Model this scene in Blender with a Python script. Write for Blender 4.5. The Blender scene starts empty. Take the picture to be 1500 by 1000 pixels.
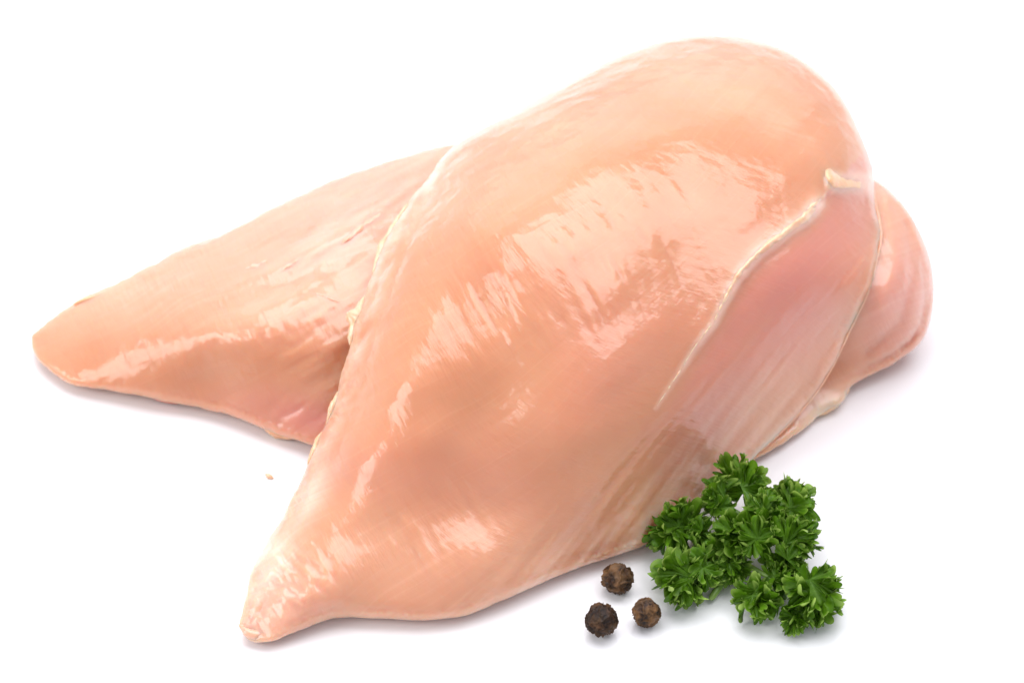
import bpy, bmesh, math, random
import numpy as np
from mathutils import Vector, Matrix, noise as mnoise
from mathutils.geometry import delaunay_2d_cdt

# ------------------------------------------------------------------ camera
scene = bpy.context.scene
ELEV = math.radians(42.0)
LENS, SENS = 100.0, 36.0
FIELD = 0.21                                   # metres across the frame at the look-at point
DIST = LENS / SENS * FIELD
TGT = Vector((0.0, 0.0, 0.02))
CAM = TGT + DIST * Vector((0, -math.cos(ELEV), math.sin(ELEV)))
cam_d = bpy.data.cameras.new('camera')
cam_d.lens = LENS; cam_d.sensor_width = SENS
cam_d.clip_start = 0.01; cam_d.clip_end = 50
cam = bpy.data.objects.new('camera', cam_d)
scene.collection.objects.link(cam)
cam.location = CAM
cam.rotation_euler = (TGT - CAM).to_track_quat('-Z', 'Y').to_euler()
cam_d.dof.use_dof = True
cam_d.dof.focus_distance = DIST - 0.03
cam_d.dof.aperture_fstop = 18
scene.camera = cam

# ------------------------------------------------------------------ world, lamps, exposure
world = bpy.data.worlds.new('World'); scene.world = world
world.use_nodes = True
wb = world.node_tree.nodes['Background']
wb.inputs[0].default_value = (0.90, 0.92, 1.0, 1)
wb.inputs[1].default_value = 0.57

def area(name, loc, target, sx, sy, power, color=(1, 1, 1)):
    l = bpy.data.lights.new(name, 'AREA'); l.shape = 'RECTANGLE'
    l.size = sx; l.size_y = sy; l.energy = power; l.color = color
    o = bpy.data.objects.new(name, l); scene.collection.objects.link(o)
    o.location = loc
    o.rotation_euler = (Vector(target) - Vector(loc)).to_track_quat('-Z', 'Y').to_euler()
    return o
area('softbox_key', (0.06, 0.20, 0.66), (0.01, 0.02, 0.02), 0.95, 0.58, 5.3, (0.97, 0.965, 1.0))
area('softbox_left', (-0.72, -0.22, 0.50), (-0.02, 0.0, 0.02), 0.45, 0.45, 2.6, (1.0, 0.985, 0.96))
area('softbox_back', (0.0, 1.15, 0.42), (0, 0.0, 0.05), 1.5, 0.6, 1.5, (1.0, 0.99, 0.98))

scene.view_settings.view_transform = 'Standard'
scene.view_settings.look = 'None'
scene.view_settings.exposure = 0.28
scene.view_settings.gamma = 1.0
scene.render.engine = 'CYCLES'
scene.cycles.use_denoising = True
scene.cycles.use_adaptive_sampling = True
scene.cycles.adaptive_threshold = 0.02
scene.cycles.max_bounces = 7
scene.cycles.transmission_bounces = 6

# ------------------------------------------------------------------ helpers
COL = scene.collection
MMPX = FIELD / 1500.0                          # metres per photograph pixel near the look-at point
_R = np.array(cam.rotation_euler.to_matrix())
_C = np.array(CAM)

def unproject(u, v, z):
    """point at height z (metres) that stands at photo position u, v"""
    u = np.asarray(u, float); v = np.asarray(v, float); z = np.asarray(z, float)
    d = np.stack([(u - 750) / 1500 * SENS, -(v - 500) / 1500 * SENS, np.full_like(u, -LENS)], -1)
    d = d @ _R.T
    t = (z - _C[2]) / d[..., 2]
    return _C + d * t[..., None]

def P(u, v, z):
    return Vector(unproject(u, v, z).tolist())

def tag(o, label=None, cat=None, group=None, kind=None):
    if label: o['label'] = label
    if cat: o['category'] = cat
    if group: o['group'] = group
    if kind: o['kind'] = kind
    return o

def link_mesh(name, verts, faces, mat, parent=None, smooth=True):
    me = bpy.data.meshes.new(name)
    me.from_pydata([tuple(map(float, p)) for p in verts], [], faces)
    if smooth:
        me.polygons.foreach_set('use_smooth', [True] * len(me.polygons))
    me.update()
    o = bpy.data.objects.new(name, me); COL.objects.link(o)
    if mat: me.materials.append(mat)
    if parent: o.parent = parent; o.matrix_parent_inverse = Matrix.Translation(-parent.location)
    return o

def empty(name, loc):
    o = bpy.data.objects.new(name, None); COL.objects.link(o)
    o.location = loc; o.empty_display_size = 0.01
    return o

def fattr(me, name, vals):
    a = me.attributes.new(name, 'FLOAT', 'POINT')
    a.data.foreach_set('value', np.asarray(vals, np.float32))

def catmull(pts, closed, step):
    """dense Catmull-Rom through rows of pts (any number of columns), about `step` px apart"""
    pts = np.asarray(pts, float); n = len(pts); out = []
    m = n if closed else n - 1
    for i in range(m):
        if closed:
            p0, p1, p2, p3 = pts[i - 1], pts[i], pts[(i + 1) % n], pts[(i + 2) % n]
        else:
            p1, p2 = pts[i], pts[i + 1]
            p0 = pts[i - 1] if i else 2 * p1 - p2
            p3 = pts[i + 2] if i + 2 < n else 2 * p2 - p1
        k = max(2, int(np.hypot(*(p2 - p1)[:2]) / step))
        t = (np.arange(k) / k)[:, None]
        out.append(0.5 * (2 * p1 + (p2 - p0) * t + (2 * p0 - 5 * p1 + 4 * p2 - p3) * t**2 + (3 * p1 - p0 - 3 * p2 + p3) * t**3))
    out = np.concatenate(out)
    if not closed: out = np.vstack([out, pts[-1]])
    return out

class TPS:
    def __init__(self, xy, z, reg=1e-3):
        xy = np.asarray(xy, float) / 100.0; n = len(xy)
        K = self.k(xy, xy) + reg * np.eye(n)
        Pm = np.hstack([np.ones((n, 1)), xy])
        A = np.block([[K, Pm], [Pm.T, np.zeros((3, 3))]])
        self.w = np.linalg.solve(A, np.concatenate([z, np.zeros(3)])); self.xy = xy
    @staticmethod
    def k(a, b):
        r2 = ((a[:, None] - b[None])**2).sum(-1)
        return 0.5 * r2 * np.log(r2 + 1e-12)
    def __call__(self, xy):
        xy = np.asarray(xy, float) / 100.0; out = np.empty(len(xy))
        for i in range(0, len(xy), 20000):
            q = xy[i:i + 20000]
            out[i:i + 20000] = self.k(q, self.xy) @ self.w[:-3] + np.hstack([np.ones((len(q), 1)), q]) @ self.w[-3:]
        return out

def nearest(q, poly):
    """distance to the closed polyline samples, index of the nearest sample"""
    d = np.empty(len(q)); ix = np.empty(len(q), int)
    for i in range(0, len(q), 4000):
        s = ((q[i:i + 4000, None] - poly[None])**2).sum(-1)
        j = s.argmin(1); ix[i:i + 4000] = j; d[i:i + 4000] = np.sqrt(s[np.arange(len(j)), j])
    return d, ix

def inside(q, poly):
    x, y = q[:, 0], q[:, 1]; c = np.zeros(len(q), bool)
    x1, y1 = poly[:, 0], poly[:, 1]; x2, y2 = np.roll(x1, -1), np.roll(y1, -1)
    for a, b, cc, dd in zip(x1, y1, x2, y2):
        if b == dd: continue
        m = (b > y) != (dd > y)
        if m.any(): c[m] ^= x[m] < (cc - a) * (y[m] - b) / (dd - b) + a
    return c

def seg_dist(q, line):
    """distance to an open polyline, signed side (+ right of travel in image), parameter 0..1 along it"""
    line = np.asarray(line, float)
    best = np.full(len(q), 1e9); side = np.zeros(len(q)); par = np.zeros(len(q))
    L = np.concatenate([[0], np.cumsum(np.hypot(*(np.diff(line[:, :2], axis=0).T)))])
    for i in range(len(line) - 1):
        a, b = line[i, :2], line[i + 1, :2]; ab = b - a; ll = (ab**2).sum()
        t = np.clip(((q - a) @ ab) / ll, 0, 1)
        pr = a + t[:, None] * ab; d = np.hypot(*(q - pr).T); m = d < best
        best[m] = d[m]
        cr = ab[0] * (q[:, 1] - a[1]) - ab[1] * (q[:, 0] - a[0])
        side[m] = np.sign(cr[m]); par[m] = ((L[i] + t * math.sqrt(ll)) / L[-1])[m]
    return best, side, par

def sstep(a, b, x):
    t = np.clip((np.asarray(x) - a) / (b - a), 0, 1); return t * t * (3 - 2 * t)

def gauss(q, u, v, su, sv=None, ang=0):
    sv = sv or su; a = math.radians(ang)
    dx, dy = q[:, 0] - u, q[:, 1] - v
    x = dx * math.cos(a) + dy * math.sin(a); y = -dx * math.sin(a) + dy * math.cos(a)
    return np.exp(-0.5 * ((x / su)**2 + (y / sv)**2))

_rng = np.random.default_rng(7)
def vnoise(q, sx, sy, ang=0, seed=0, octaves=3):
    """smooth value noise, cells sx by sy pixels, turned by ang degrees; about -1..1"""
    a = math.radians(ang); out = np.zeros(len(q)); amp = 1.0; tot = 0
    x = (q[:, 0] * math.cos(a) + q[:, 1] * math.sin(a)) / sx
    y = (-q[:, 0] * math.sin(a) + q[:, 1] * math.cos(a)) / sy
    for o in range(octaves):
        r = np.random.default_rng(seed * 17 + o); g = r.uniform(-1, 1, (256, 256))
        xi, yi = np.floor(x).astype(int), np.floor(y).astype(int)
        fx, fy = x - xi, y - yi; fx = fx**3 * (fx * (6 * fx - 15) + 10); fy = fy**3 * (fy * (6 * fy - 15) + 10)
        h = lambda i, j: g[(xi + i) % 256, (yi + j) % 256]
        out += amp * ((h(0, 0) * (1 - fx) + h(1, 0) * fx) * (1 - fy) + (h(0, 1) * (1 - fx) + h(1, 1) * fx) * fy)
        tot += amp; amp *= 0.5; x = x * 2.03 + 5.1; y = y * 2.03 + 9.7
    return out / tot

# ------------------------------------------------------------------ materials
class Nodes:
    def __init__(self, name):
        self.m = bpy.data.materials.new(name); self.m.use_nodes = True
        self.t = self.m.node_tree; self.b = self.t.nodes['Principled BSDF']
    def n(self, kind, **kw):
        o = self.t.nodes.new(kind)
        for k, v in kw.items(): setattr(o, k, v)
        return o
    def l(self, a, b): self.t.links.new(a, b)
    def attr(self, name):
        return self.n('ShaderNodeAttribute', attribute_name=name).outputs['Fac']
    def math(self, op, a, b=None, clamp=False):
        o = self.n('ShaderNodeMath', operation=op, use_clamp=clamp)
        for i, x in enumerate((a, b)):
            if x is None: continue
            if isinstance(x, (int, float)): o.inputs[i].default_value = x
            else: self.l(x, o.inputs[i])
        return o.outputs[0]
    def mix(self, f, a, b, mode='MIX'):
        o = self.n('ShaderNodeMix', data_type='RGBA', blend_type=mode)
        for s, x in ((0, f), (6, a), (7, b)):
            if isinstance(x, (int, float)): o.inputs[s].default_value = x
            elif isinstance(x, tuple): o.inputs[s].default_value = (*x, 1)
            else: self.l(x, o.inputs[s])
        return o.outputs[2]
    def noise(self, vec, scale, detail=3, rough=0.55):
        o = self.n('ShaderNodeTexNoise'); o.inputs['Scale'].default_value = scale
        o.inputs['Detail'].default_value = detail; o.inputs['Roughness'].default_value = rough
        if vec is not None: self.l(vec, o.inputs['Vector'])
        return o.outputs['Fac']
    def mapping(self, vec, scale=(1, 1, 1), rot=(0, 0, 0)):
        o = self.n('ShaderNodeMapping'); o.inputs['Scale'].default_value = scale
        o.inputs['Rotation'].default_value = rot; self.l(vec, o.inputs['Vector']); return o.outputs[0]
    def ramp(self, f, *stops):
        o = self.n('ShaderNodeValToRGB'); e = o.color_ramp.elements
        while len(e) < len(stops): e.new(0.5)
        for el, (p, c) in zip(e, stops): el.position = p; el.color = (*c, 1) if len(c) == 3 else c
        self.l(f, o.inputs[0]); return o.outputs[0]
    def bump(self, h, strength, dist, prev=None):
        o = self.n('ShaderNodeBump'); o.inputs['Strength'].default_value = strength
        o.inputs['Distance'].default_value = dist; self.l(h, o.inputs['Height'])
        if prev is not None: self.l(prev, o.inputs['Normal'])
        return o.outputs[0]

def mat_flesh(name):
    N = Nodes(name); b = N.b
    uv = N.n('ShaderNodeUVMap', uv_map='grain').outputs[0]      # x along the fibres, y across, millimetres
    obj = N.n('ShaderNodeTexCoord').outputs['Object']
    fine = N.noise(N.mapping(uv, (0.035, 0.9, 1)), 1.0, 4, 0.6)      # long thin fibres
    bundle = N.noise(N.mapping(uv, (0.03, 0.22, 1)), 1.0, 3, 0.5)
    blotch = N.noise(obj, 38, 3, 0.5)
    fat, pink = N.attr('fat'), N.attr('pink')  # fat also carries the painted highlight paleness on the rear breast
    c = N.mix(N.ramp(blotch, (0.35, (0, 0, 0)), (0.7, (1, 1, 1))), (0.635, 0.282, 0.140), (0.705, 0.362, 0.205))
    c = N.mix(pink, c, (0.66, 0.245, 0.195))
    c = N.mix(N.math('MULTIPLY', N.ramp(fine, (0.56, (0, 0, 0)), (0.70, (1, 1, 1))), 0.09), c, (0.86, 0.50, 0.34))
    c = N.mix(N.math('MULTIPLY', N.ramp(bundle, (0.5, (0, 0, 0)), (0.75, (1, 1, 1))), 0.25), c, (0.60, 0.245, 0.125))
    fm = N.math('MULTIPLY', fat, N.math('ADD', 0.55, N.math('MULTIPLY', fine, 0.9)), clamp=True)
    c = N.mix(fm, c, (0.87, 0.57, 0.44))
    N.l(c, b.inputs['Base Color'])
    b.inputs['Subsurface Weight'].default_value = 1.0
    b.inputs['Subsurface Radius'].default_value = (1.0, 0.42, 0.25)
    b.inputs['Subsurface Scale'].default_value = 0.007
    b.inputs['Roughness'].default_value = 0.4
    b.inputs['Specular IOR Level'].default_value = 0.15
    b.inputs['Coat Weight'].default_value = 1.0
    b.inputs['Coat Roughness'].default_value = 0.035
    b.inputs['Coat IOR'].default_value = 1.5
    # wet surface relief: fibres, ripples across the fibres, fine pores
    cross = N.noise(N.mapping(uv, (1.0, 0.2, 1), (0, 0, 0.25)), 1.0, 3, 0.55)
    pores = N.noise(obj, 900, 3, 0.6)
    lumps = N.noise(obj, 140, 2, 0.5)
    h = N.bump(lumps, 1.0, 0.0005)
    h = N.bump(cross, 1.0, 0.00012, h)
    h = N.bump(fine, 1.0, 0.000045, h)
    h = N.bump(pores, 1.0, 0.00002, h)
    N.l(h, b.inputs['Normal']); N.l(h, b.inputs['Coat Normal'])
    return N.m

def mat_fat(name, c1, c2):
    N = Nodes(name); b = N.b
    obj = N.n('ShaderNodeTexCoord').outputs['Object']
    f = N.noise(obj, 260, 3, 0.6)
    N.l(N.mix(N.ramp(f, (0.35, (0, 0, 0)), (0.65, (1, 1, 1))), c1, c2), b.inputs['Base Color'])
    b.inputs['Subsurface Weight'].default_value = 1.0
    b.inputs['Subsurface Radius'].default_value = (1.0, 0.55, 0.35)
    b.inputs['Subsurface Scale'].default_value = 0.0006
    b.inputs['Roughness'].default_value = 0.3
    b.inputs['Coat Weight'].default_value = 0.8; b.inputs['Coat Roughness'].default_value = 0.08
    h = N.bump(N.noise(obj, 500, 3, 0.6), 1.0, 0.00025)
    N.l(h, b.inputs['Normal']); N.l(h, b.inputs['Coat Normal'])
    return N.m

def mat_table():
    N = Nodes('white_acrylic'); b = N.b
    obj = N.n('ShaderNodeTexCoord').outputs['Object']
    b.inputs['Base Color'].default_value = (0.90, 0.895, 0.905, 1)
    N.l(N.ramp(N.noise(obj, 60, 4, 0.6), (0.3, (0.13, 0.13, 0.13)), (0.7, (0.2, 0.2, 0.2))), b.inputs['Roughness'])
    b.inputs['Specular IOR Level'].default_value = 0.4
    return N.m

FLESH = mat_flesh('raw_chicken_flesh')
FAT = mat_fat('cream_fat', (0.87, 0.58, 0.37), (0.84, 0.47, 0.28))
FAT_YELLOW = mat_fat('yellow_fat', (0.86, 0.53, 0.29), (0.82, 0.44, 0.25))
TENDON = mat_fat('pale_membrane', (0.85, 0.52, 0.36), (0.80, 0.42, 0.28))

# ------------------------------------------------------------------ the table
bm = bmesh.new()
bmesh.ops.create_grid(bm, x_segments=8, y_segments=8, size=1.5)
me = bpy.data.meshes.new('table_surface'); bm.to_mesh(me); bm.free()
me.materials.append(mat_table())
table = bpy.data.objects.new('table_surface', me); COL.objects.link(table)
tag(table, 'plain glossy white table top under the chicken', 'table', kind='structure')

# ------------------------------------------------------------------ chicken breasts
SINE = math.sin(ELEV)

class Fillet:
    """a soft slab: an outline with its height and edge radius, and heights of the upper side inside it"""
    def __init__(self, outline, inner, relief, support=None, step=4.0, grain=lambda q: (q[:, 0], q[:, 1])):
        self.o = catmull(outline, True, 3.0)
        self.o[:, 3] = np.maximum(self.o[:, 3], 3)
        tn = np.roll(self.o[:, :2], -2, 0) - np.roll(self.o[:, :2], 2, 0); tn /= np.hypot(*tn.T)[:, None] + 1e-9
        j = (3.2 * vnoise(self.o[:, :2], 26, 26, 0, 77, 3) + 1.0) * sstep(30, 10, self.o[:, 3])
        self.o[:, :2] += np.stack([-tn[:, 1], tn[:, 0]], 1) * j[:, None]
        oc = np.asarray(outline, float); ic = np.asarray(inner, float)
        lift = oc[:, 2] + oc[:, 3] * MMPX * 1000 * SINE
        self.base = TPS(np.vstack([oc[:, :2], ic[:, :2]]), np.concatenate([lift, ic[:, 2]]), 2e-3)
        if support is not None:                # the rim rests on what lies below it
            ins = inside(self.o[:, :2], support.o[:, :2])
            zs = support.front(self.o[:, :2]) + 0.5
            need = np.where(ins, np.maximum(zs - self.o[:, 2], 0), 0)
            for _ in range(6): need = np.maximum(need, 0.25 * np.roll(need, 1) + 0.5 * need + 0.25 * np.roll(need, -1))
            self.o[:, 2] += need; self.need = need
            oc[:, 2] = [self.o[((self.o[:, :2] - c[:2])**2).sum(1).argmin(), 2] for c in oc]
            lift = oc[:, 2] + oc[:, 3] * MMPX * 1000 * SINE
            self.base = TPS(np.vstack([oc[:, :2], ic[:, :2]]), np.concatenate([lift, ic[:, 2]]), 2e-3)
        self.relief = relief; self.support = support; self.step = step; self.grain = grain
    def front(self, q, d=None, ix=None, relief=True):
        if d is None: d, ix = nearest(q, self.o[:, :2])
        r = self.o[ix, 3]
        k = np.clip(1 - d / r, 0, 1)
        drop = r * MMPX * 1000 * (1 - np.sqrt(1 - k * k)) * SINE
        z = self.base(q) - drop
        if relief: z = z + self.relief(q) * sstep(0, 14, d)
        return z
    def build(self, name, mat, parent):
        out = self.o[:, :2]; n = len(out)
        tan = np.roll(out, -1, 0) - np.roll(out, 1, 0); tan /= np.hypot(*tan.T)[:, None] + 1e-9
        nor = np.stack([-tan[:, 1], tan[:, 0]], 1)
        if not inside(out[:1] + nor[:1] * 1.5, out)[0]: nor = -nor
        pts = []
        for dk in (0.35, 1.0, 2.0, 3.5, 5.5, 8.0):
            q = out + nor * dk; q = q[(0 if dk < 2 else 0)::1]
            d, _ = nearest(q, out); q = q[(d > dk * 0.93) & inside(q, out)]; pts.append(q)
        s = self.step; lo, hi = out.min(0), out.max(0)
        gy = np.arange(lo[1], hi[1], s * 0.866); g = []
        for i, y in enumerate(gy):
            x = np.arange(lo[0] + (i % 2) * s / 2, hi[0], s); g.append(np.stack([x, np.full_like(x, y)], 1))
        g = np.concatenate(g); g = g[inside(g, out)]; d, _ = nearest(g, out); g = g[d > 10.5]
        pts.append(g)
        allp = np.vstack([out] + pts)
        edges = [(i, (i + 1) % n) for i in range(n)]
        vc, _, fc, *_ = delaunay_2d_cdt([Vector(p) for p in allp.tolist()], edges, [], 1, 1e-4)
        q = np.array([tuple(v) for v in vc]); F = np.array([tuple(f) for f in fc], int)
        d, ix = nearest(q, out)
        rim = d < 1e-3
        zf = self.front(q, d, ix, False)
        zo = self.o[ix, 2]
        zf = np.where(rim, zo, zf)
        # light smoothing of the upper side away from the rim
        e = np.vstack([F[:, [0, 1]], F[:, [1, 2]], F[:, [2, 0]]])
        deg = np.bincount(e.ravel(), minlength=len(q)).astype(float)
        w = sstep(4, 20, d) * 0.6
        for _ in range(14):
            acc = np.bincount(e[:, 0], zf[e[:, 1]], len(q)) + np.bincount(e[:, 1], zf[e[:, 0]], len(q))
            zf = zf + w * (acc / deg - zf)
        zf = zf + np.where(rim, 0, self.relief(q) * sstep(0, 14, d))
        # under side: curls away below the rim and lies on what carries it
        rb = np.maximum(self.o[ix, 3], 10) * 1.4
        k = np.clip(1 - d / rb, 0, 1)
        zb = zo - rb * MMPX * 1000 * np.sqrt(1 - k * k) * SINE - 0.25 * np.maximum(d - rb, 0) * MMPX * 1000
        floor = np.full(len(q), 0.08)
        if self.support is not None:
            sd, six = nearest(q, self.support.o[:, :2]); ins = inside(q, self.support.o[:, :2])
            floor = np.where(ins, np.maximum(floor, self.support.front(q, sd, six) + 0.25), floor)
        zb = np.maximum(zb, floor); zb = np.minimum(zb, zf - 0.15)
        zb = np.where(rim, zo, zb)
        idx_b = np.full(len(q), -1); keep = np.where(~rim)[0]; idx_b[keep] = len(q) + np.arange(len(keep))
        idx_b[rim] = np.where(rim)[0]
        Q = np.vstack([q, q[keep]]); Z = np.concatenate([zf, zb[keep]])
        V = unproject(Q[:, 0], Q[:, 1], Z / 1000)
        # orientation: top faces towards the viewer
        a, b_, c = V[F[0]]; nrm = np.cross(b_ - a, c - a)
        if nrm @ (_C - a) < 0: F = F[:, ::-1]
        B = idx_b[F][:, ::-1]
        B = B[(B[:, 0] != B[:, 1]) & (B[:, 1] != B[:, 2]) & (B[:, 2] != B[:, 0])]
        allrim = rim[F].all(1)
        B = idx_b[F[~allrim]][:, ::-1]; F2 = F[~allrim]
        faces = np.vstack([F2, B])
        V = V - np.array(parent.location)
        me = bpy.data.meshes.new(name)
        me.from_pydata(V.tolist(), [], faces.tolist())
        me.polygons.foreach_set('use_smooth', [True] * len(me.polygons))
        gx, gy_ = self.grain(Q); uvl = me.uv_layers.new(name='grain')
        li = np.empty(len(me.loops), np.int32); me.loops.foreach_get('vertex_index', li)
        uvl.data.foreach_set('uv', np.stack([gx[li], gy_[li]], 1).astype(np.float32).ravel() * 0.14)
        self.Q = Q; self.nfront = len(q); self.d = np.concatenate([d, d[keep]])
        me.materials.append(mat); me.update()
        o = bpy.data.objects.new(name, me); COL.objects.link(o); o.parent = parent
        self.obj = o
        return o
    def at(self, u, v, lift=0.0):
        """point of the upper side at u, v raised by lift millimetres"""
        z = self.front(np.array([[u, v]], float))[0]
        return P(u, v, (z + lift) / 1000)

# ---- rear fillet
REAR_OUT = [(47,497,3.5,4),(55,520,3,8),(80,548,2.5,12),(120,565,2.5,16),(180,575,2.5,20),(250,588,2.5,16),(330,605,2.5,16),(390,630,2.5,14),
    (470,655,2.5,12),(600,690,2,12),(800,700,2,12),(950,695,2,12),(1060,683,2,12),(1110,668,2,10),(1165,635,2,10),(1205,604,2,9),(1232,592,2.5,10),(1246,566,3,12),
    (1275,550,3,18),(1320,525,4,22),(1350,500,6,24),(1365,460,10,28),(1368,415,14,30),(1360,370,18,35),(1340,325,22,35),(1315,290,24,35),
    (1280,262,25,35),(1200,230,25,30),(1000,200,25,30),(800,205,25,30),(660,212,24,25),(570,236,23,22),(480,266,21,20),(400,305,19,18),
    (330,342,16,16),(280,358,14,14),(230,385,12,12),(180,412,10,10),(120,438,8,8),(78,468,6,7),(55,486,4.5,5)]
REAR_IN = [(120,500,7.6),(200,490,13.3),(200,440,13),(300,480,18.6),(300,410,18),(400,470,22.2),(400,380,22),(480,460,22),(500,330,25),(600,300,26),
    (430,560,13),(300,550,9.6),(600,450,22),(700,400,24),(900,350,24),(1100,350,25),(1250,350,27),(900,550,10),(1100,530,11),(1250,480,17),(1320,420,23),
    (1310,480,15),(1200,560,6),(600,580,10)]
def rear_relief(q):
    z = 0.5 * vnoise(q, 120, 60, -25, 3) * sstep(60, 200, q[:, 0])
    z -= 1.0 * gauss(q, 380, 430, 90, 16, -22)
    z += 0.5 * gauss(q, 300, 395, 70, 14, -28) + 0.5 * gauss(q, 480, 350, 70, 10, -30)
    for ln, wd, am in (([(1362, 430), (1352, 480), (1318, 516), (1262, 548)], 6, -0.7), ([(1330, 330), (1338, 400), (1318, 470), (1270, 515)], 9, -0.5), ([(1300, 300), (1312, 380), (1290, 450)], 10, 0.4)):
        z += am * np.exp(-(seg_dist(q, ln)[0] / wd)**2)
    z += 0.16 * vnoise(q, 30, 11, 55, 71, 2) * (gauss(q, 200, 505, 90, 25, -5) + gauss(q, 420, 480, 90, 25, -5))
    z += 0.25 * vnoise(q, 50, 9, -32, 5) * sstep(350, 480, q[:, 0]) * (q[:, 0] < 800)
    return z
def rear_grain(q):
    a = math.radians(-24)
    return q[:, 0] * math.cos(a) + q[:, 1] * math.sin(a), -q[:, 0] * math.sin(a) + q[:, 1] * math.cos(a) + 16 * vnoise(q, 150, 150, 0, 81, 2)
rear = Fillet(REAR_OUT, REAR_IN, rear_relief, None, 4.5, rear_grain)

FRONT_OUT = [(352,912,3,4),(366,936,1.5,6),(395,940,2,8),(440,922,2,14),(490,905,1.8,20),(550,905,1.8,25),(620,908,1.8,25),(675,902,1.8,20),(705,892,1.8,18),
    (760,868,2,20),(850,830,2,20),(950,795,2,20),(1010,745,2,18),(1060,705,2.2,16),(1110,662,3.5,10),(1150,625,5,8),(1190,580,8,8),(1220,535,12,8),
    (1245,480,16,8),(1270,430,20,9),(1285,380,23,10),(1288,340,26,12),(1281,290,29,16),(1276,240,31,25),(1260,195,34,40),(1235,145,36,50),(1200,105,37,60),
    (1150,72,38,70),(1090,54,38,80),(1030,51,38,80),(970,60,37,75),(900,85,36,65),(830,120,35,50),(760,160,34,40),(690,198,33,28),(655,225,32,18),
    (625,265,31,12),(590,310,30,10),(562,355,29,10),(548,400,28,10),(533,440,27,12),(520,470,26,10),(514,510,24,12),(500,555,20,12),(488,600,16,12),(465,650,11,12),
    (440,705,8,12),(415,755,7,12),(385,805,6,12),(366,845,5,12),(360,885,4,8)]
FRONT_IN = [(850,450,44),(850,300,51),(850,200,50),(1000,420,41),(1000,250,51),(1020,150,51),(1150,300,44),(1150,150,47),(1230,250,40),(1180,430,33),(1120,560,20),
    (700,820,11),(690,745,15.5),(700,600,30),(700,450,41),(700,330,46),(730,250,44),(550,840,10),(550,765,15),(560,650,25),(570,550,32),(600,450,37),
    (420,880,7.5),(430,906,5.5),(480,875,8.5),(450,820,11),(470,750,13.5),(500,650,20),(850,640,28),(1000,600,24)]
STRIP = [(1196,300),(1180,318),(1150,340),(1110,372),(1080,405),(1062,438),(1045,472),(1020,505),(995,545),(960,598)]
LEFT = [(655, 225), (625, 265), (590, 310), (562, 355), (548, 400), (533, 440), (514, 510), (500, 555), (488, 600), (465, 650), (440, 705), (415, 755), (385, 805), (366, 845), (360, 885)]
GROOVE = [(650, 258), (612, 320), (585, 390), (556, 470), (535, 540), (520, 600), (500, 660)]
def front_relief(q):
    z = 0.6 * vnoise(q, 170, 90, -40, 11, 2)
    d, s, t = seg_dist(q, STRIP)
    fade = 1 - sstep(0.55, 1.0, t)
    z -= 0.55 * sstep(0, 14, d) * np.exp(-(d / 30)**2) * fade * (s < 0)
    wst = np.interp(t, [0, .15, .4, .6, 1], [11, 11, 8, 5, 3])
    z += np.interp(t, [0, .4, .7, 1], [.8, .7, .4, .2]) * np.exp(-(d / wst)**2) * (0.8 + 0.5 * vnoise(q, 22, 12, -45, 65))
    z += 0.5 * sstep(1205, 1216, q[:, 0]) * np.exp(-((q[:, 1] - 268) / 14)**4) + 0.5 * gauss(q, 1217, 260, 6, 12, -15)
    z += 0.35 * np.exp(-((d - 10) / 14)**2) * fade * (s > 0)
    dl, sl, tl = seg_dist(q, LEFT)
    z += 1.0 * vnoise(q, 34, 16, -58, 61, 3) * np.exp(-(dl / 26)**2) + 0.5 * vnoise(q, 26, 12, 50, 62, 3) * gauss(q, 425, 850, 40, 60, 20)
    dg, sg, tg = seg_dist(q, GROOVE)
    z -= 0.45 * np.exp(-(dg / 6)**2) * (1 - sstep(.75, 1, tg)) * (0.6 + 0.8 * vnoise(q, 40, 40, 0, 63))
    z += 0.9 * gauss(q, 456, 728, 12, 28, 25) + 1.2 * gauss(q, 399, 814, 15, 20, 25)
    # wrinkles across the muscle where the upper side turns down
    wz = gauss(q, 760, 430, 170, 60, -10) + gauss(q, 950, 310, 70, 30, -30) + 0.9 * gauss(q, 580, 770, 110, 50, 15)
    z += 0.30 * wz * vnoise(q, 90, 13, 62, 21, 2) * (0.3 + 1.1 * np.clip(0.5 + vnoise(q, 60, 60, 0, 22, 2), 0, 1))
    # fibre bundles along the low right side
    z += 0.27 * vnoise(q, 190, 9, -52, 23, 2) * sstep(0, 90, q[:, 0] + q[:, 1] * 1.15 - 1640)
    return z
def front_grain(q):
    # fibres run up to the right, steeper towards the right edge
    w = sstep(700, 1250, q[:, 0] + 0.35 * q[:, 1] - 150)
    a = np.radians(-30 - 12 * w)
    return q[:, 0] * np.cos(a) + q[:, 1] * np.sin(a), -q[:, 0] * np.sin(a) + q[:, 1] * np.cos(a) + 16 * vnoise(q, 150, 150, 0, 82, 2)
front = Fillet(FRONT_OUT, FRONT_IN, front_relief, rear, 4.0, front_grain)

def paint(f, fat, pink):
    fattr(f.obj.data, 'fat', np.clip(fat, 0, 1)); fattr(f.obj.data, 'pink', np.clip(pink, 0, 1))

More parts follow.
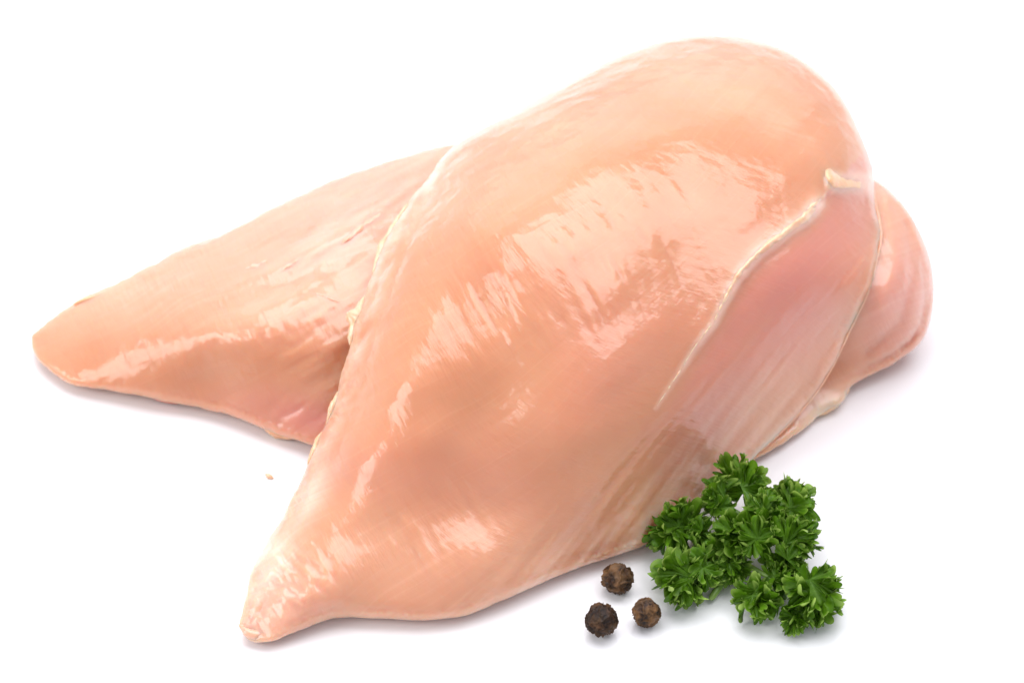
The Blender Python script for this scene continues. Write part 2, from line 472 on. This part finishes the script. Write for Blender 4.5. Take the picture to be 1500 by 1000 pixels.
rear_root = empty('chicken_breast', P(430, 560, 0))
tag(rear_root, 'raw chicken breast lying underneath, its pointed end sticking out to the left', 'chicken breast', 'raw chicken breasts')
rear.build('flesh', FLESH, rear_root)
q = rear.Q
paint(rear, 0.26 * sstep(60, -20, q[:, 1] - 470 - 0.0 * q[:, 0]) + 0.35 * gauss(q, 560, 300, 120, 30, -30) * (0.5 + vnoise(q, 70, 9, -32, 31)) + 0.8 * gauss(q, 1190, 600, 50, 14, -30) + 0.2 * np.exp(-rear.d / 7),  # first term paints pale highlights over the upper side, not fat
      0.7 * gauss(q, 460, 615, 90, 24, 14) + 0.12 + 0.55 * gauss(q, 560, 290, 150, 60, -20) + 0.75 * gauss(q, 1320, 430, 60, 70))

front_root = empty('chicken_breast', P(700, 700, 0))
tag(front_root, 'large raw chicken breast on top, its tip pointing to the lower left', 'chicken breast', 'raw chicken breasts')
front.build('flesh', FLESH, front_root)
q = front.Q
d, s, t = seg_dist(q, STRIP)
panel = (s < 0) * sstep(0, 30, d) * np.exp(-(np.maximum(d - 60, 0) / 60)**2) * sstep(900, 1050, q[:, 0])
paint(front,
      0.22 * np.exp(-front.d / 9) + 0.5 * sstep(-20, 110, q[:, 0] + q[:, 1] * 1.15 - 1700) * (0.35 + 1.3 * vnoise(q, 190, 11, -52, 41)) * sstep(500, 680, q[:, 1])
      + 0.65 * np.exp(-(seg_dist(q, LEFT)[0] / 26)**2) * (0.6 + 0.9 * vnoise(q, 40, 15, -58, 64)) + 0.7 * gauss(q, 456, 728, 16, 34, 25) + 0.8 * gauss(q, 399, 814, 18, 26, 25) + 0.3 * gauss(q, 400, 870, 35, 40) + 0.5 * sstep(1203, 1214, q[:, 0]) * np.exp(-((q[:, 1] - 268) / 17)**4) + 0.18 * sstep(720, 860, q[:, 1]) + 0.85 * np.exp(-(d / np.interp(t, [0, .15, .4, .6, 1], [12, 12, 9, 6, 3]))**2) * (1 - 0.5 * sstep(.5, 1, t)),
      0.10 + 0.25 * np.clip(vnoise(q, 220, 160, -35, 91, 2), 0, 1) + 0.55 * panel + 0.45 * gauss(q, 1190, 470, 40, 60, 30) + 0.2 * gauss(q, 600, 700, 200, 40, 10))

# ------------------------------------------------------------------ trimmings on the breasts
def tube(name, pts, mat, parent, ring=10, step=2.0, rough=0.25, flat=1.0, seed=1):
    """lumpy round-ended cord; pts rows: u, v, height mm, radius mm"""
    c = catmull(pts, False, step); ctr = unproject(c[:, 0], c[:, 1], c[:, 2] / 1000); n = len(ctr)
    tg = np.gradient(ctr, axis=0); tg /= np.linalg.norm(tg, axis=1)[:, None] + 1e-12
    view = np.array(_C) - ctr; view /= np.linalg.norm(view, axis=1)[:, None]
    side = np.cross(tg, view); side /= np.linalg.norm(side, axis=1)[:, None] + 1e-12
    up = np.cross(side, tg)
    V = []; F = []
    for i in range(n):
        e = min(i, n - 1 - i); cap = math.sqrt(max(0.0, 1 - (1 - min(1, e / 4))**2)) if e < 4 else 1
        for j in range(ring):
            a = 2 * math.pi * j / ring
            r = max(c[i, 3], 0.05) / 1000 * max(cap, 0.08)
            p = ctr[i] + r * (math.cos(a) * side[i] + flat * math.sin(a) * up[i])
            r2 = 1 + rough * 1.6 * mnoise.noise(Vector(p) * 350 + Vector((seed, 0, 0))) + rough * 0.5 * mnoise.noise(Vector(p) * 1100 + Vector((0, seed, 0)))
            V.append(ctr[i] + (p - ctr[i]) * r2)
    for i in range(n - 1):
        for j in range(ring):
            k = (j + 1) % ring
            F.append((i * ring + j, i * ring + k, (i + 1) * ring + k, (i + 1) * ring + j))
    F.append(tuple(range(ring))[::-1]); F.append(tuple((n - 1) * ring + j for j in range(ring)))
    return link_mesh(name, V, F, mat, parent)

def ribbon(name, fil, pts, mat, parent, across=9, step=2.5, seed=3, rough=0.35):
    """fat lying on the flesh; pts rows: u, v, half width px, height mm"""
    c = catmull(pts, False, step); n = len(c)
    tg = np.gradient(c[:, :2], axis=0); tg /= np.hypot(*tg.T)[:, None] + 1e-9
    nr = np.stack([-tg[:, 1], tg[:, 0]], 1); t = np.linspace(-1, 1, across)
    wob = 1 + 0.25 * vnoise(c[:, :2] + seed * 31, 14, 14, 0, seed)
    q = (c[:, None, :2] + nr[:, None] * (t[None, :, None] * (c[:, 2] * wob)[:, None, None])).reshape(-1, 2)
    e = np.minimum(np.arange(n), n - 1 - np.arange(n)) / 4.0; cap = np.sqrt(1 - (1 - np.clip(e, 0, 1))**2)
    prof = np.clip(1 - t**2, 0, 1)**1.3
    hh = (c[:, 3] * cap)[:, None] * prof[None]
    hh = hh.ravel() * (1 + rough * vnoise(q, 12, 9, 20, seed))
    z = fil.front(q) - 0.22 + hh + 0.22 * vnoise(q, 9, 6, 30, seed + 5)
    V = unproject(q[:, 0], q[:, 1], z / 1000)
    F = [(i * across + j, i * across + j + 1, (i + 1) * across + j + 1, (i + 1) * across + j) for i in range(n - 1) for j in range(across - 1)]
    a, b, c3 = V[F[0][0]], V[F[0][1]], V[F[0][2]]
    if np.cross(b - a, c3 - a) @ (_C - a) < 0: F = [f[::-1] for f in F]
    B = unproject(q[:, 0], q[:, 1], (fil.front(q) - 1.2) / 1000); nV = len(V)      # buried under side
    rim_ = [i * across for i in range(n)] + [(n - 1) * across + j for j in range(1, across)] + [i * across + across - 1 for i in range(n - 2, -1, -1)] + [j for j in range(across - 2, 0, -1)]
    flip = np.cross(b - a, c3 - a) @ (_C - a) < 0
    F = F + [tuple(x + nV for x in f[::-1]) for f in F]
    for i in range(len(rim_)):
        x, y = rim_[i], rim_[(i + 1) % len(rim_)]; F.append((x, y, y + nV, x + nV))
    o = link_mesh(name, np.vstack([V, B]), F, mat, parent)
    bm_ = bmesh.new(); bm_.from_mesh(o.data); bmesh.ops.recalc_face_normals(bm_, faces=bm_.faces); bm_.to_mesh(o.data); bm_.free()
    return o

R_ = front_root
o = ribbon('fat_strip', front, [(u, v, w, h) for (u, v), w, h in zip(STRIP, (6, 7.5, 7, 6, 5, 4, 3.2, 2.4, 2, 1.5), (.36, .42, .42, .38, .36, .34, .3, .3, .26, .22))], FAT, R_)
o['label'] = 'cream coloured strip of fat running across the flesh'
o = ribbon('fat_flap', front, [(1211, 247, 4, .34), (1216, 258, 9, .5), (1226, 266, 11, .42), (1242, 270, 10, .34), (1262, 271, 7, .3)], FAT_YELLOW, R_)
o['label'] = 'yellowish flap of fat at the edge'
def rim(u, v, dz=0):
    i = ((front.o[:, :2] - (u, v))**2).sum(1).argmin(); return (front.o[i, 0], front.o[i, 1], front.o[i, 2] + dz)
edge = [rim(*p) for p in ((1276, 240), (1281, 290), (1288, 340), (1285, 380), (1270, 430), (1245, 480), (1220, 535), (1190, 580), (1150, 625), (1112, 660))]
o = tube('membrane_edge', [(*p, r) for p, r in zip(edge, (.15, .24, .28, .25, .22, .28, .25, .28, .22, .15))], TENDON, R_, seed=4)
for k, lp in enumerate((
        [((600, 298), .2), ((580, 326), .5), ((566, 350), .75), ((556, 376), .4), ((549, 400), .2)],
        [((538, 432), .25), ((529, 452), .9), ((522, 468), 1.3), ((519, 484), .7), ((515, 505), .2)],
        [((497, 572), .2), ((491, 592), .6), ((484, 610), .5), ((478, 622), .2)],
        [((472, 632), .2), ((466, 646), .7), ((459, 664), .45), ((452, 680), .2)])):
    o = tube('fat_edge', [(*rim(*p, 0.2), r) for p, r in lp], FAT, R_, seed=9 + k, rough=0.5)
for k, pts in enumerate([
        [(1180, 310, 3, .3), (1188, 303, 5, .4), (1197, 297, 5, .4), (1203, 292, 3, .3)]]):
    o = ribbon('fat_lump', front, pts, FAT, R_, seed=20 + k)
o = tube('torn_tip', [(349, 913, 3.2, .25), (356, 920, 3.0, .6), (366, 928, 2.6, 1.0), (382, 930, 2.2, .9), (400, 926, 1.8, .4)], TENDON, R_, seed=33)

R_ = rear_root
for pts in ([(106, 446, 8.4, .2), (120, 441, 8.6, .55), (135, 436, 9.1, .5), (152, 430, 9.8, .2)],
            [(386, 626, 1.6, .5), (400, 632, 1.5, 1.1), (415, 637, 1.4, 1.1), (432, 640, 1.4, .5)],
            [(1180, 612, 1.0, .6), (1200, 600, 1.6, 1.2), (1216, 590, 2.2, 1.5), (1230, 578, 2.6, 1.2), (1244, 566, 3.2, .7)]):
    tube('fat_bit', pts, FAT_YELLOW, R_, seed=len(pts) + 40)
tube('blood_spot', [(218, 580, 1.6, .3), (240, 585, 1.3, .6), (270, 590, 1.3, .3)], mat_fat('red_flesh', (0.72, 0.18, 0.12), (0.8, 0.3, 0.2)), R_, seed=51)
for k, pts in enumerate([[(560, 312, 4, .3), (535, 328, 6, .45), (515, 345, 5, .5), (498, 358, 3, .35)],
                         [(440, 378, 2, .2), (425, 388, 4, .35), (410, 398, 3, .3)],
                         [(395, 380, 2, .2), (375, 388, 4, .3), (352, 396, 2, .2)],
                         [(460, 428, 1.5, .2), (480, 436, 2, .3), (505, 446, 1.5, .25)]]):
    ribbon('fat_streak', rear, pts, TENDON, R_, seed=60 + k)

scrap = tube('meat_scrap', [(388, 693, .35, .3), (394, 697, .4, .5), (401, 700, .35, .35)], FAT, None, seed=70)
tag(scrap, 'tiny pale scrap of meat lying on the white table', 'scrap')

# ------------------------------------------------------------------ peppercorns
def mat_pepper():
    N = Nodes('peppercorn_skin'); b = N.b
    obj = N.n('ShaderNodeTexCoord').outputs['Object']
    f = N.noise(obj, 420, 4, 0.65)
    c = N.ramp(f, (0.32, (0.005, 0.003, 0.0025)), (0.5, (0.014, 0.006, 0.004)), (0.7, (0.05, 0.017, 0.007)))
    c = N.mix(N.attr('pale'), c, (0.40, 0.20, 0.075))
    N.l(c, b.inputs['Base Color']); b.inputs['Roughness'].default_value = 0.5
    b.inputs['Specular IOR Level'].default_value = 0.28
    N.l(N.bump(N.noise(obj, 1500, 4, 0.6), 1.0, 0.00012), b.inputs['Normal'])
    return N.m
PEPPER = mat_pepper()
def peppercorn(u, v, r, seed, pale, stretch, label):
    r = r * MMPX; bm = bmesh.new(); bmesh.ops.create_icosphere(bm, subdivisions=5, radius=1.0)
    rnd = random.Random(seed); off = Vector((rnd.uniform(0, 50), rnd.uniform(0, 50), seed)); vals = []
    for vt in bm.verts:
        n = vt.co.normalized(); p = n * 1.3 + off
        p = p + Vector((mnoise.noise(p * 1.3), mnoise.noise(p * 1.3 + Vector((9, 0, 0))), mnoise.noise(p * 1.3 + Vector((0, 9, 0))))) * 0.5
        d = mnoise.voronoi(p)[0]; w = d[1] - d[0]                     # zero on the folds of the skin
        fold = math.exp(-(w / 0.10)**2)
        h = 0.91 + 0.15 * fold + 0.06 * mnoise.noise(p * 1.2) + 0.025 * mnoise.noise(p * 6) - 0.05 * (1 - min(1, w / .35)) * (1 - fold)
        d2 = mnoise.voronoi(p * 2.7)[0]; h += 0.05 * math.exp(-((d2[1] - d2[0]) / 0.12)**2)
        vt.co = n * h; vals.append((max(fold, 0.6 * math.exp(-((d2[1] - d2[0]) / 0.12)**2)), mnoise.noise(p * 0.9 + Vector((3, 3, 3)))))
        vt.co.z *= stretch
    me = bpy.data.meshes.new('peppercorn'); bm.to_mesh(me); bm.free()
    lo = min(v_.co.z for v_ in me.vertices)
    for v_ in me.vertices: v_.co = Vector((v_.co.x, v_.co.y, v_.co.z - lo)) * r
    me.polygons.foreach_set('use_smooth', [True] * len(me.polygons))
    fattr(me, 'pale', [min(1, max(0, pale * (0.25 * f + 1.0 * max(0, g)))) for f, g in vals])
    me.materials.append(PEPPER)
    o = bpy.data.objects.new('peppercorn', me); COL.objects.link(o)
    c = P(u, v, r * stretch); o.location = (c.x, c.y, 0.0)
    return tag(o, label, 'peppercorn', 'peppercorns on the table')
peppercorn(905, 848, 22, 3, 0.55, 0.95, 'brown wrinkled peppercorn, the one closest to the chicken')
peppercorn(881, 909, 22.5, 12, 0.35, 1.0, 'darkest nearly black peppercorn, furthest left and lowest of the three')
peppercorn(947, 898, 19, 8, 0.95, 1.1, 'smallest peppercorn, mottled tan and brown, next to the parsley')

# ------------------------------------------------------------------ parsley
def mat_leaf():
    N = Nodes('parsley_leaf'); b = N.b
    obj = N.n('ShaderNodeTexCoord').outputs['Object']
    f = N.noise(obj, 300, 3, 0.6)
    c = N.ramp(f, (0.3, (0.055, 0.15, 0.003)), (0.7, (0.15, 0.33, 0.012)))
    c = N.mix(N.attr('vein'), c, (0.17, 0.33, 0.035))
    c = N.mix(N.attr('tip'), c, (0.42, 0.60, 0.13))
    N.l(c, b.inputs['Base Color']); b.inputs['Roughness'].default_value = 0.38
    b.inputs['Specular IOR Level'].default_value = 0.3
    N.l(N.bump(N.noise(obj, 900, 3, 0.6), 1.0, 0.00015), b.inputs['Normal'])
    tr = N.n('ShaderNodeBsdfTranslucent'); N.l(c, tr.inputs[0])
    mx = N.n('ShaderNodeMixShader'); mx.inputs[0].default_value = 0.38
    N.l(b.outputs[0], mx.inputs[1]); N.l(tr.outputs[0], mx.inputs[2])
    N.l(mx.outputs[0], N.t.nodes['Material Output'].inputs[0])
    return N.m
def mat_stem():
    N = Nodes('parsley_stem'); b = N.b
    f = N.noise(N.n('ShaderNodeTexCoord').outputs['Object'], 200, 3)
    N.l(N.ramp(f, (0.3, (0.14, 0.27, 0.04)), (0.7, (0.26, 0.40, 0.09))), b.inputs['Base Color'])
    b.inputs['Roughness'].default_value = 0.4
    return N.m
LEAF, STEM = mat_leaf(), mat_stem()

def leaf_mesh(R, seed):
    """curly leaflet: a fan of lobes with toothed, crimped margins, growing along +Y from its base"""
    rnd = random.Random(seed); lobes = rnd.choice((5, 6, 6)); teeth = 5; per = 6
    nc = lobes * teeth * per + 1; nr = 14; span = math.radians(rnd.uniform(170, 240))
    p1, p2, p3 = (rnd.uniform(0, 6.28) for _ in range(3))
    ll = [rnd.uniform(0.85, 1.08) for _ in range(lobes + 1)]
    curl = [rnd.choice((-1, 1, 1)) * rnd.uniform(0.3, 1.1) for _ in range(lobes * teeth + 1)]
    V, tip, vein = [], [], []
    for i in range(nc):
        s = i / (nc - 1); lb = min(int(s * lobes), lobes - 1); fl = s * lobes - lb
        tb = min(int(s * lobes * teeth), lobes * teeth - 1); ft = s * lobes * teeth - tb
        lobe = max(0.0, math.sin(math.pi * fl))**0.45; tooth = max(0.0, math.sin(math.pi * ft))**0.85
        Rs = R * ll[lb] * (0.42 + 0.36 * lobe + 0.24 * tooth) * (0.8 + 0.2 * math.cos((s - .5) * 2.2))
        for j in range(nr):
            t = (j / (nr - 1))**0.85
            th = (s - 0.5) * span + 0.20 * t * t * math.sin(2 * math.pi * lobes * s + p3)
            r = Rs * t
            cu = curl[tb] * max(0, t - 0.76) / 0.24
            z = R * (0.24 * t**1.6 * math.sin(math.pi * lobes * s + p1) + 0.24 * t**2.2 * math.sin(2 * math.pi * lobes * s + p2) + 0.09 * t**3 * math.sin(5 * math.pi * lobes * s + p1)
                     + 0.30 * cu * cu * math.copysign(1, cu) * tooth - 0.05 * t * t)
            r *= 1 - 0.16 * abs(cu) * tooth
            V.append((r * math.sin(th), r * math.cos(th), z))
            tip.append(min(1, max(0, cu * 1.4) * tooth))  # up-curled tips paler: light undersides, plus top light painted in
            vein.append(0.8 * math.exp(-((fl - 0.5) / 0.045)**2) * (1 - t)**0.5 + 0.4 * math.exp(-((ft - .5) / .13)**2) * sstep(.35, .6, t) * (1 - t))
    F = [(i * nr + j, i * nr + j + 1, (i + 1) * nr + j + 1, (i + 1) * nr + j) for i in range(nc - 1) for j in range(nr - 1)]
    me = bpy.data.meshes.new('leaf'); me.from_pydata(V, [], F)
    me.polygons.foreach_set('use_smooth', [True] * len(me.polygons))
    fattr(me, 'tip', tip); fattr(me, 'vein', [float(x) for x in vein]); me.materials.append(LEAF)
    return me

sprig = empty('parsley_sprig', P(1090, 860, 0))
tag(sprig, 'sprig of curly green parsley beside the peppercorns', 'parsley')
# clusters: u, v, size px, height mm, direction the leaf points on the picture (degrees, 0 right, 90 up), how many fans
CL = [(1088, 712, 46, 10, 95, 3), (1052, 728, 34, 9, 160, 2), (1122, 738, 36, 10, 40, 2), (1160, 738, 46, 10, 50, 2), (990, 765, 46, 7, 165, 3), (1022, 772, 30, 7, 100, 1),
      (1075, 782, 38, 8, 210, 2), (1110, 790, 40, 9, 60, 2), (1165, 788, 46, 9, 10, 3), (1150, 825, 38, 7, -30, 2), (1000, 848, 52, 6, 215, 3), (1030, 830, 36, 7, 250, 2),
      (1075, 830, 34, 6, 270, 1), (1105, 880, 44, 4.5, 250, 3), (1040, 800, 34, 6, 200, 1), (1132, 765, 36, 8, 30, 1), (1135, 852, 34, 5, 0, 1), (1190, 882, 52, 5, -30, 3), (1165, 905, 34, 3.5, 265, 1), (1205, 862, 36, 5, 60, 1)]
rnd = random.Random(5); k = 0
right = _R[:, 0]; upv = _R[:, 1]
for (u, v, s, h, ang, cnt) in CL:
    cnt += 2 - (cnt > 2)
    for c in range(cnt):
        a = math.radians(ang + (c - (cnt - 1) / 2) * 50 + rnd.uniform(-30, 30))
        R = s * MMPX * rnd.uniform(0.80, 1.15)
        off_ = rnd.uniform(-0.45, 0.05) if c < 3 else rnd.uniform(-.1, .35); pos = P(u + off_ * s * math.cos(a), v - off_ * s * math.sin(a), (h + rnd.uniform(-2, 1)) / 1000)
        ax = Vector((math.cos(a) * right + math.sin(a) * upv).tolist())
        nz = Vector((0.0, -0.45, 0.9)) + Vector((rnd.uniform(-.5, .5), rnd.uniform(-.45, .45), 0)) - 0.3 * ax
        nz.normalize(); ax = (ax - nz * ax.dot(nz)).normalized(); sx = ax.cross(nz)
        me = leaf_mesh(R, 100 + k); k += 1
        M = Matrix(((sx.x, ax.x, nz.x, pos.x), (sx.y, ax.y, nz.y, pos.y), (sx.z, ax.z, nz.z, pos.z), (0, 0, 0, 1)))
        lo = min((M @ v_.co).z for v_ in me.vertices)
        if lo < 0.0002: M.translation.z += 0.0002 - lo
        o = bpy.data.objects.new('leaf', me); COL.objects.link(o); o.parent = sprig
        o.matrix_world = M; o.matrix_parent_inverse = Matrix.Translation(-sprig.location); o.matrix_basis = M
for pts in ([(1040, 878, 1.2, .75), (1060, 850, 2.2, .8), (1085, 820, 3.5, .8), (1105, 790, 5, .7), (1100, 745, 6.5, .6), (1088, 715, 8, .45)],
            [(1100, 800, 4.6, .6), (1130, 775, 6, .5), (1160, 745, 8, .4)],
            [(1098, 762, 6, .5), (1070, 746, 6.5, .5), (1045, 746, 6.5, .4), (1010, 762, 6, .35)],
            [(1075, 832, 3.0, .6), (1040, 835, 4, .5), (1005, 846, 4.5, .4)],
            [(1085, 822, 3.4, .6), (1115, 838, 3.6, .5), (1150, 860, 3.6, .5), (1190, 882, 3.8, .35)],
            [(1110, 836, 3.5, .5), (1112, 860, 3.2, .4), (1105, 880, 3, .3)],
            [(1104, 795, 5, .5), (1135, 795, 6, .4), (1165, 790, 7, .3)]):
    tube('stem', pts, STEM, sprig, ring=8, rough=0.06, seed=90)
